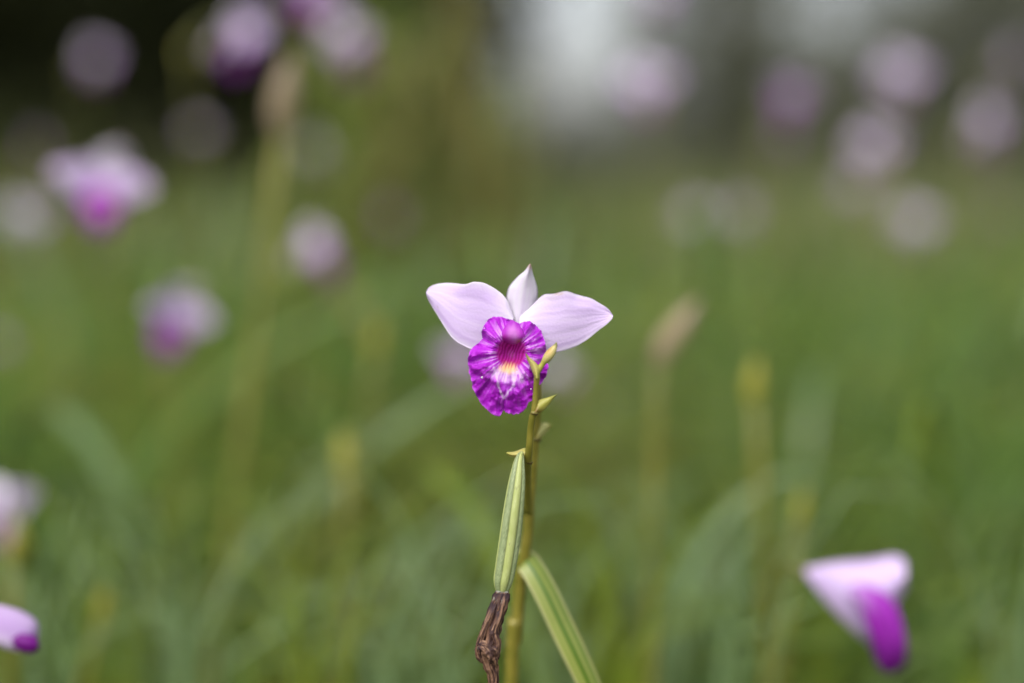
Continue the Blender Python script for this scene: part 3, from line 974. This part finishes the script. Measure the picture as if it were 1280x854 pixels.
# ------------------------------------------------------------------ budded shoots that stand out
def budded(px, py, d, base_px, bud, label, sc=1.0, seed=0, nleaf=5, r=0.0026, rot=(0, 0, 0), group=None):
    p = P(px, py, d)
    q = P(base_px[0], base_px[1], d)
    dirv = (q - p).normalized()
    b = p + dirv * (p.z / max(0.2, -dirv.z)); b.z = 0
    t = thing('budded_shoot', label, 'shoot', b, group)
    stem_and_leaves(t, p, b, r=r, nleaf=nleaf, seed=seed, hi=0.6, bow=0.008)
    obj('bud', BUDS[bud], t, p - b - Vector((0, 0, 0.004)), rot, (sc, sc, sc))
    return t


budded(822, 448, 0.86, (815, 640), 'bud_tan', 'upright shoot tipped with a leaning pinkish tan bud', 1.05, 21, rot=(0, 0.42, 0), r=0.0033)
budded(943, 500, 0.90, (948, 640), 'bud', 'yellow tipped shoot between the tan bud and the low side-on orchid', 1.3, 22, rot=(0, -0.1, 0), r=0.004)
budded(432, 590, 0.92, (428, 800), 'bud', 'shoot with thick yellow bud tip rising from arching leaves', 1.3, 23, rot=(0, 0, 2), r=0.0042)
budded(352, 165, 1.02, (312, 500), 'bud_tan', 'tall pale yellow shoot with tan tip below the deep purple orchid', 1.35, 24, nleaf=6, r=0.0042)
budded(998, 650, 0.88, (985, 800), 'bud', 'short yellow budded shoot behind the side-on orchid', 1.0, 25, r=0.0035)
budded(14, 705, 0.92, (8, 850), 'bud', 'yellow budded shoot under the cut off lilac orchid', 1.2, 26, r=0.004)
budded(470, 440, 1.1, (440, 640), 'bud', 'slim yellow shoot beside the broad arching pale leaf', 1.2, 27, r=0.004)
budded(128, 770, 0.86, (100, 860), 'bud', 'low yellowish shoot leaning over the grass by the closed bud', 0.9, 28, r=0.003)

# ------------------------------------------------------------------ arching leaf tufts, placed by what the photo shows
def tuft(leaves, d, label, group=None, w=0.012, mat='leaf'):
    """leaves: lists of pixels root..tip, all at about depth d; one clump rooted in the ground"""
    roots = [P(l[0][0], l[0][1], d) for l in leaves]
    b = sum(roots, Vector()) / len(roots); b.z = 0; b.y += 0.03
    t = thing('leaf_tuft', label, 'leaf tuft', b, group)
    for k, l in enumerate(leaves):
        pts = [Vector((0.015 * math.cos(k * 2.4), 0.015 * math.sin(k * 2.4), -0.02))]
        n = len(l)
        pts.append((P(l[0][0], l[0][1], d) - b) * 0.55)
        pts += [P(x, y, d + 0.05 * math.sin(k * 1.9) * i / n) - b for i, (x, y) in enumerate(l)]
        wid = w * (0.85 + 0.3 * math.sin(k * 2.7 + 1))
        v, f_, uv = strip([tuple(q) for q in pts], lambda u, W=wid: W * min(1, 0.5 + 2 * u) * max(0.03, 1 - u ** 4), Vector((0.1, -0.75, 0.8)), n=26, m=5, fold=0.25)
        obj('leaf', mesh_from('arching_leaf', v, f_, M[mat], uv=uv), t)


tuft([[(260, 800), (330, 690), (450, 570), (560, 490), (640, 450)], [(250, 800), (330, 660), (420, 560), (500, 520)]], 1.15, 'long pale leaf sweeping up behind the seed pod', mat='leaf_blue', w=0.022)
tuft([[(410, 830), (480, 720), (560, 650), (640, 600), (690, 590)], [(380, 830), (330, 700), (300, 600)], [(420, 830), (520, 800), (590, 850)]], 1.05, 'leaf clump fanning out beside the withered flower', mat='leaf_blue', w=0.017)
tuft([[(830, 850), (860, 720), (920, 630), (990, 590), (1040, 600)], [(850, 850), (900, 720), (960, 650), (1010, 640)], [(820, 850), (800, 720), (810, 640)]], 0.92, 'pale green arching leaf clump beneath the tan bud', mat='leaf_blue', w=0.020)
tuft([[(900, 860), (960, 780), (1040, 745), (1110, 760)], [(920, 870), (1000, 810), (1090, 790), (1160, 810)]], 0.80, 'bright green leaves arching under the side-on orchid')
tuft([[(1090, 880), (1160, 815), (1230, 785), (1310, 765)], [(1100, 880), (1200, 860), (1300, 840)]], 0.95, 'leaf clump leaning out past the side-on orchid')
tuft([[(740, 870), (745, 740), (730, 640), (715, 590)], [(760, 870), (780, 740), (770, 650)], [(730, 870), (700, 760), (680, 700)]], 1.0, 'upright bright green leaves behind the drooping striped leaf', w=0.016, mat='leaf_yellow')
tuft([[(200, 870), (160, 760), (150, 650), (180, 560)], [(210, 870), (260, 740), (340, 650), (400, 640)], [(190, 870), (110, 800), (40, 790)]], 1.05, 'blue green leaf clump beside the low yellowish shoot', mat='leaf_blue')
tuft([[(480, 880), (540, 800), (620, 760), (700, 760)], [(470, 880), (440, 800), (380, 760)], [(460, 880), (470, 800), (500, 740)]], 0.95, 'leaf clump low behind the withered flower')
tuft([[(300, 880), (330, 800), (400, 740), (470, 740)], [(290, 880), (280, 800), (240, 740)], [(310, 880), (370, 830), (440, 830)]], 0.9, 'leaf clump among the low grass beside the yellow bud')

tuft([[(120, 700), (200, 560), (330, 440), (470, 370), (560, 350)], [(110, 700), (60, 560), (50, 470)]], 1.5, 'long dull leaf arching up toward the sharp flower', w=0.020)
tuft([[(560, 860), (520, 700), (460, 600), (420, 560)], [(570, 860), (580, 720), (560, 640)]], 1.3, 'pale leaves standing behind the seed pod', mat='leaf_blue', w=0.018)
tuft([[(1200, 800), (1160, 600), (1080, 500), (1000, 470)], [(1210, 800), (1240, 640), (1290, 560)]], 1.5, 'broad leaves above the side-on orchid', mat='leaf', w=0.020)
tuft([[(690, 700), (700, 600), (740, 520), (800, 480)], [(680, 700), (640, 600), (590, 540)]], 1.5, 'greyish leaves between the sharp stem and the tan bud', mat='leaf_blue', w=0.020)

# fine grass tufts whose bright blades cross behind the stem
FINE = [(60, 0.92, 'leaf_blue'), (150, 1.08, 'leaf_yellow'), (250, 0.96, 'leaf_blue'), (335, 1.15, 'leaf_yellow'), (400, 0.86, 'leaf_yellow'), (470, 1.02, 'leaf_blue'), (545, 0.90, 'leaf_blue'), (610, 1.12, 'leaf'),
        (700, 0.95, 'leaf_blue'), (775, 0.84, 'leaf_yellow'), (850, 1.05, 'leaf_blue'), (930, 0.92, 'leaf_blue'), (1010, 1.15, 'leaf_yellow'), (1180, 1.0, 'leaf'), (1260, 0.9, 'leaf_blue')]
frnd = random.Random(77)
for i, (x0, d, mt) in enumerate(FINE):
    d *= 0.87
    lv_ = []
    for k in range(11):
        r0 = x0 + frnd.uniform(-35, 35)
        dx = frnd.choice((-1, 1)) * frnd.uniform(20, 230)
        ytop = frnd.uniform(560, 760) - (60 if d > 1 else 0)
        fall = frnd.uniform(0, 0.5) * abs(dx)
        lv_.append([(r0, 905), (r0 + dx * 0.18, ytop + (905 - ytop) * 0.42), (r0 + dx * 0.5, ytop + 22), (r0 + dx * 0.8, ytop + fall * 0.35), (r0 + dx, ytop + 12 + fall)])
    cn = {'leaf_blue': 'pale bluish', 'leaf_yellow': 'bright yellow green', 'leaf': 'mid green'}[mt]
    tuft(lv_, d, 'tuft of fine ' + cn + ' blades crossing low in the meadow', 'fine ' + cn + ' grass tufts', w=0.0052, mat=mt)

# random leafy shoots through the near meadow
KITS = [(STRAPS, 'mid green'), (STRAPS_BLUE, 'bluish green'), (STRAPS_YELLOW, 'yellowish green'), (STRAPS_OLIVE, 'olive brown')]
for k in range(70):
    y = 1.15 + 2.6 * random.random()
    x = random.uniform(-1, 1) * (0.40 * y + 0.15)
    h = random.uniform(0.42, 0.72) + 0.10 * min(1, (y - 1.1) / 2)
    if y < 1.5: h = min(h, 0.62)
    b = Vector((x, y, 0))
    kit, cn = KITS[[0, 1, 2, 1, 0, 2, 3][k % 7]]
    t = thing('leafy_shoot', cn + ' leafy shoot without bloom, low in the blurred meadow', 'shoot', b, cn + ' leafy shoots in the meadow')
    stem_and_leaves(t, b + Vector((random.uniform(-.08, .08), random.uniform(-.05, .05), h)), b, r=0.0022, nleaf=8, lo=0.25, hi=1.0, seed=900 + k, kit=kit)
for k in range(30):
    px = random.uniform(425, 650); d = random.uniform(2.6, 4.4)
    ytop = random.uniform(40, 190) + (70 if px > 590 else 0)
    p = P(px, ytop, d)
    b = Vector((p.x + random.uniform(-.1, .1), p.y + 0.02, 0))
    kit, cn = KITS[[0, 3, 2, 3][k % 4]]
    t = thing('leafy_shoot', 'tall ' + cn + ' shoot rising above the meadow beside the sky gap', 'shoot', b, 'tall ' + cn + ' shoots beside the sky gap')
    stem_and_leaves(t, p, b, r=0.003, nleaf=11, lo=0.4, hi=1.0, seed=1300 + k, kit=kit)


# ------------------------------------------------------------------ the sharp orchid
S = lambda x, y, d: P(x, y, d)
base = Vector((S(636, 860, 0.56).x - 0.01, S(636, 860, 0.56).y + 0.05, 0))
plant = thing('orchid_plant', 'sharp pale lilac orchid with frilled magenta lip, seed pod and withered flower on its stem', 'orchid', base)
L = lambda x, y, d: tuple(S(x, y, d) - base)
fl_loc = S(640, 427, 0.5)

# main stem: in front a short branch with buds, behind it the branch that carries the bloom
sw = lambda u, th: 1 + 0.05 * nz(u * 9, math.cos(th), math.sin(th))
obj('stem', tube_mesh('stem', [(0, 0, -0.03, 0.0036), (0, 0, 0.35, 0.0034), (*L(638, 900, 0.560), 0.0027), (*L(645, 800, 0.553), 0.0025), (*L(651, 730, 0.548), 0.0023), (*L(659, 670, 0.542), 0.0021), (*L(664, 610, 0.536), 0.0018), (*L(668, 560, 0.531), 0.0017), (*L(672, 505, 0.527), 0.0015), (*L(673, 478, 0.526), 0.0013)], M['stem'], 110, 14, sw), plant)
front = obj('branch', tube_mesh('branch', [(*L(660, 640, 0.534), 0.0016), (*L(659.5, 600, 0.518), 0.0014), (*L(659.8, 578, 0.507), 0.00145), (*L(661.5, 560, 0.502), 0.00125), (*L(663, 540, 0.500), 0.00122), (*L(665, 524, 0.498), 0.00122), (*L(667.6, 514, 0.497), 0.00118), (*L(668.8, 500, 0.496), 0.00098), (*L(670, 485, 0.495), 0.00100), (*L(671, 474, 0.494), 0.00105), (*L(671.5, 466, 0.494), 0.0009)], M['stem'], 90, 14, sw), plant)
# swollen nodes
for (x, y, d, r) in ((668, 516.5, 0.4965, 0.0014), (660, 577.5, 0.5065, 0.00172), (671, 549, 0.5295, 0.0019)):
    nv, nf, npar = tube([(*L(x - 0.3, y + 2.2, d), r * 0.75), (*L(x, y + 0.8, d), r), (*L(x, y - 0.8, d), r * 0.98), (*L(x + 0.3, y - 2.2, d), r * 0.72)], 12, 14)
    obj('node', mesh_from('node', nv, nf, M['bract'], pig=[mixc((0.10, 0.06, 0.015), (0.22, 0.20, 0.04), sstep(0.15, 0.75, u)) for u, th in npar]), plant)


def bract_color(tipc, basec, midc):
    return lambda u, w, x, y: mixc(mixc(mixc(basec, midc, sstep(0.05, 0.4, u)), tipc, sstep(0.7, 1.0, u)), (0.5, 0.5, 0.22), 0.3 * sstep(0.7, 1.0, abs(2 * w - 1)) + 0.15 * nz(w * 8, u * 3, 1))


def bract(name, ea, eb, d0, yfn, cfn, parent):
    tr = lambda a, b, y: Vector(L(a, b, d0 + y))
    return obj(name, petal_patch('bract', ea, eb, yfn, cfn, 24, 14, 0.0004, tr, 'bract'), parent)


YG = (0.40, 0.38, 0.07); YB = (0.48, 0.42, 0.12); GT = (0.20, 0.22, 0.04); BR = (0.22, 0.13, 0.03)
cup = lambda k: (lambda u, w: -k * math.sin(math.pi * w) * (1 - 0.6 * u))
# left bract of the fork: a plump boat shape
bract('bract', [(668.5, 473), (664.5, 463), (660, 452), (657.3, 445), (657, 441.5)], [(674, 473), (674.8, 462), (671, 454.5), (662.5, 447), (657.6, 441.5)], 0.4935, cup(0.0022), bract_color(GT, YG, YB), front)
bract('bract', [(669, 473), (666.5, 463), (661.5, 452), (658, 446), (657.2, 442)], [(674, 472), (674, 463), (670.5, 456), (662, 448), (657.6, 442)], 0.4950, cup(-0.0012), bract_color(GT, YG, YG), front)
# right bud
v, f_, par = tube([(*L(671.8, 466, 0.494), 0.0009), (*L(674.6, 460.5, 0.4938), 0.00098), (*L(678.5, 454.8, 0.4935), 0.00092), (*L(681.5, 450.5, 0.4932), 0.00125), (*L(685, 445.8, 0.493), 0.00160), (*L(688.6, 441, 0.493), 0.00158), (*L(692, 436, 0.493), 0.00115), (*L(694.5, 431.5, 0.4932), 0.00068), (*L(695.6, 427.6, 0.4935), 0.00012)], 50, 18, lambda u, th: 1 + 0.06 * math.cos(2 * th + 2) * sstep(0.3, 0.6, u))
pig = [mixc(mixc(mixc(YG, (0.56, 0.50, 0.20), sstep(0.3, 0.5, u)), (0.50, 0.27, 0.05), 0.7 * max(0, math.cos(th - 0.6)) * math.exp(-((u - 0.62) / 0.16) ** 2)), (0.12, 0.13, 0.03), 0.85 * sstep(0.76, 0.9, u)) for u, th in par]
obj('bud', mesh_from('bud', v, f_, M['bract'], pig=pig), front)
# bract below, opening right
bract('bract', [(667.5, 515), (670, 503), (676, 499), (684, 497), (691, 494.5), (696.6, 493)], [(668.5, 517.5), (674, 516.5), (680, 513), (685.5, 507), (691, 499.5), (696.8, 493.4)], 0.497, lambda u, w: -0.0018 * math.sin(math.pi * w) * (1 - u), bract_color(GT, BR, YG), front)
bract('bract', [(668, 514), (671, 504), (677, 500.5), (684, 499), (690, 496), (696.4, 493.2)], [(669, 516), (675, 513), (681, 509), (686, 504), (691, 498.5), (696.6, 493.3)], 0.4985, lambda u, w: 0.0012 * math.sin(math.pi * w) * (1 - u), bract_color(GT, BR, YB), front)
# bract over the pod, pointing left
bract('bract', [(661, 561), (654, 560.5), (648, 563), (641, 565), (636, 565), (633, 565.6)], [(662, 577), (655, 575), (649, 573.5), (643, 572), (637, 570.5), (633.2, 567.4)], 0.5055, cup(0.0020), bract_color(YG, YG, YB), front)
# blurred bract on the rear branch
bract('bract', [(670, 547), (672, 534), (677, 529), (683, 528.5), (689, 531)], [(672, 550), (677, 547), (682, 542), (686, 537), (689.5, 532)], 0.5295, cup(0.0022), bract_color(YG, YB, (0.46, 0.46, 0.16)), plant)

# seed pod with ribs
pod_pts = [(*L(652.5, 566, 0.5045), 0.0007), (*L(650.5, 570, 0.503), 0.0013), (*L(648.5, 580, 0.5015), 0.00195), (*L(645.8, 605, 0.500), 0.0029), (*L(641.5, 640, 0.499), 0.00345), (*L(637, 675, 0.499), 0.0036), (*L(632.5, 705, 0.499), 0.00355), (*L(629, 725, 0.499), 0.0033), (*L(627.6, 736, 0.499), 0.0025), (*L(627, 741, 0.499), 0.0017)]
TW = 0.35


def pod_prof(u, th):
    e = sstep(0.02, 0.16, u) * (1 - sstep(0.94, 1, u))
    l = abs(math.cos(3 * (th + TW)))
    return 1 + e * (0.24 * l ** 0.6 - 0.17)


v, f_, par = tube(pod_pts, 100, 96, pod_prof)
pig = []
for (u, th), p in zip(par, v):
    cc = math.cos(3 * (th + TW + 0.07 * nz(u * 6, th, 2)))
    l = abs(cc)
    n = nz(u * 26, math.cos(th) * 4, math.sin(th) * 4)
    ribc = mixc((0.33, 0.38, 0.11), (0.42, 0.46, 0.18), 0.5 + 0.6 * n)
    val = mixc((0.19, 0.24, 0.10), (0.29, 0.34, 0.17), 0.5 + 1.2 * nz(u * 90, math.cos(th) * 9, math.sin(th) * 9))
    c = mixc(val, ribc, sstep(-0.05, 0.1, cc))
    c = mixc(c, (0.10, 0.12, 0.03), 0.7 * (1 - sstep(0.05, 0.32, l)))
    c = mixc(c, (0.34, 0.36, 0.10), 0.5 * (1 - sstep(0, 0.12, u)))
    if nz(u * 60, math.cos(th) * 11, math.sin(th) * 11) > 0.62: c = mixc(c, (0.10, 0.08, 0.04), 0.7)
    pig.append(c)
pod = obj('seed_pod', mesh_from('seed_pod', v, f_, M['pod'], pig=pig), plant)


# withered flower hanging from the pod: crumpled folds
def crumple(pts, prof_amp, seed, nseg=90, nring=40):
    def prof(u, th):
        return 1 + prof_amp * (0.55 * nz(math.cos(th) * 1.6 + seed, math.sin(th) * 1.6, u * 3) + 0.45 * nz(math.cos(th) * 4, math.sin(th) * 4 + seed, u * 5) + 0.45 * nz(math.cos(th) * 8, math.sin(th) * 8, u * 16 + seed))
    v, f, par = tube(pts, nseg, nring, prof)
    pig = []
    for p, (u, th) in zip(v, par):
        g = nz(math.cos(th) * 5, math.sin(th) * 5 + seed, u * 4)
        g2 = nz(math.cos(th) * 12, math.sin(th) * 12, u * 7 + seed)
        c = mixc((0.045, 0.020, 0.018), (0.26, 0.14, 0.085), sstep(-0.2, 0.4, g + 0.8 * g2))
        c = mixc(c, (0.42, 0.27, 0.17), 0.6 * sstep(0.25, 0.6, g2 + 0.6 * g) * sstep(0.1, 0.3, u) * (1 - sstep(0.5, 0.7, u)))
        c = mixc(c, (0.30, 0.31, 0.26), 0.8 * (1 - sstep(0.0, 0.05, u)))
        c = mixc(c, (0.035, 0.018, 0.024), 0.85 * sstep(0.04, 0.07, u) * (1 - sstep(0.10, 0.24, u + 0.05 * g2)))
        pig.append(c)
    return v, f, pig


vs, fs, pg = [], [], []
for pts, amp, sd in (
    ([(627.2, 738, 0.4985, 0.0019), (626.5, 744, 0.4985, 0.0027), (623, 760, 0.498, 0.0028), (618, 778, 0.4975, 0.0027), (613.5, 795, 0.497, 0.0030), (611, 812, 0.497, 0.0035), (613, 828, 0.497, 0.0026), (617, 842, 0.4975, 0.0017), (618, 860, 0.498, 0.0013), (622, 885, 0.499, 0.0006)], 0.75, 1.0),
    ([(621, 748, 0.4965, 0.0011), (612.5, 770, 0.4955, 0.0012), (604, 792, 0.4955, 0.0012), (598.5, 810, 0.496, 0.0013), (600, 822, 0.4965, 0.0010), (606, 830, 0.497, 0.0004)], 0.7, 4.0),
    ([(628, 750, 0.4965, 0.0010), (624, 770, 0.4955, 0.0010), (617, 790, 0.4950, 0.0013), (621, 806, 0.4952, 0.0013), (617, 825, 0.496, 0.0010), (612, 846, 0.497, 0.0006), (614, 862, 0.498, 0.0003)], 0.8, 7.0),
    ([(598, 808, 0.4955, 0.0008), (606, 808, 0.4945, 0.0020), (614, 817, 0.4945, 0.0024), (618, 828, 0.4955, 0.0012), (620, 838, 0.497, 0.0004)], 0.9, 9.0),
):
    v, f_, c = crumple([(*L(a, b, d), r) for a, b, d, r in pts], amp, sd)
    o = len(vs); vs += v; fs += [tuple(i + o for i in q) for q in f_]; pg += c
w_o = obj('withered_flower', mesh_from('withered_flower', vs, fs, M['wither'], pig=pg), pod)
w_o['label'] = 'shrivelled dark brown remains of an old flower'

# the drooping striped leaf
ln = [S(640, 745, 0.552), S(645, 714, 0.549), S(655, 698, 0.545), S(667, 710, 0.541), S(684, 740, 0.538), S(703, 780, 0.537), S(722, 820, 0.537), S(742, 865, 0.539), S(762, 920, 0.543), S(776, 985, 0.55)]
v, f_, uv = strip([tuple(q - base) for q in ln], lambda u: 0.0102 * (1 + 0.07 * nz(u * 9, 1.5, 0)) * min(1, 0.12 + 6 * u) * max(0.03, 1 - max(0, (u - 0.55) / 0.45) ** 2.2), Vector((0.45, -1.0, 0.35)), n=60, m=15, fold=-0.32, thick=0.0006)
obj('leaf', mesh_from('striped_leaf', v, f_, M['leaf_front'], uv=uv), plant)
for k, (z, yw, s) in enumerate([(0.25, 0.5, 1.0), (0.35, 3.5, 1.1), (0.45, 0.3, 0.9)]):
    obj('leaf', STRAPS[k], plant, (0, 0, z), (0, 0, yw + 0.6), (s, s, s))

# the bloom itself, facing the camera; its pedicel runs back to the rear branch
Rm = Matrix.Rotation(-PITCH, 3, 'X')
inv = Rm.transposed()
lp = lambda x, y, d: tuple(inv @ (S(x, y, d) - fl_loc))
ped = tube_mesh('pedicel_front', [(*lp(644, 408, 0.5125), 0.0020), (*lp(648, 414, 0.518), 0.0020), (*lp(658, 430, 0.523), 0.0017), (*lp(668, 455, 0.5255), 0.0014), (*lp(673, 480, 0.526), 0.0013)], M['stem'], 24, 12)
bloom(plant, fl_loc - base, (-PITCH, 0, 0), 1.0, 0.0, False, ped, 1.0, 0.0)

# specks of moisture on the lip
for k, (zx, zy, r, yy) in enumerate([(344, 601, 0.00042, 0.0), (355, 373, 0.0002, 0.0), (571, 655, 0.00022, 0.0)]):
    th = math.atan2(zy - LC[1], zx - LC[0]); rz = math.hypot(zx - LC[0], zy - LC[1])
    rho = rz / poly_radius(LIP_OUT, LC, th)
    q = loc_of(zx, zy, lip_depth(zx, zy, rho, th, rz) - 0.0002)
    wq = fl_loc + Rm @ q
    v, f_, _ = tube([(0, 0.0001, 0, r * 0.6), (0, -r * 0.4, 0, r), (0, -r * 0.9, 0, r * 0.8), (0, -r * 1.25, 0, r * 0.1)], 10, 12)
    tag(obj('water_droplet', mesh_from('water_droplet', v, f_, M['drop']), None, wq), ['white droplet on the lower lobe of the magenta lip', 'tiny white speck on the upper rim of the magenta lip', 'tiny white speck on the magenta lip by the stem'][k], 'droplet')
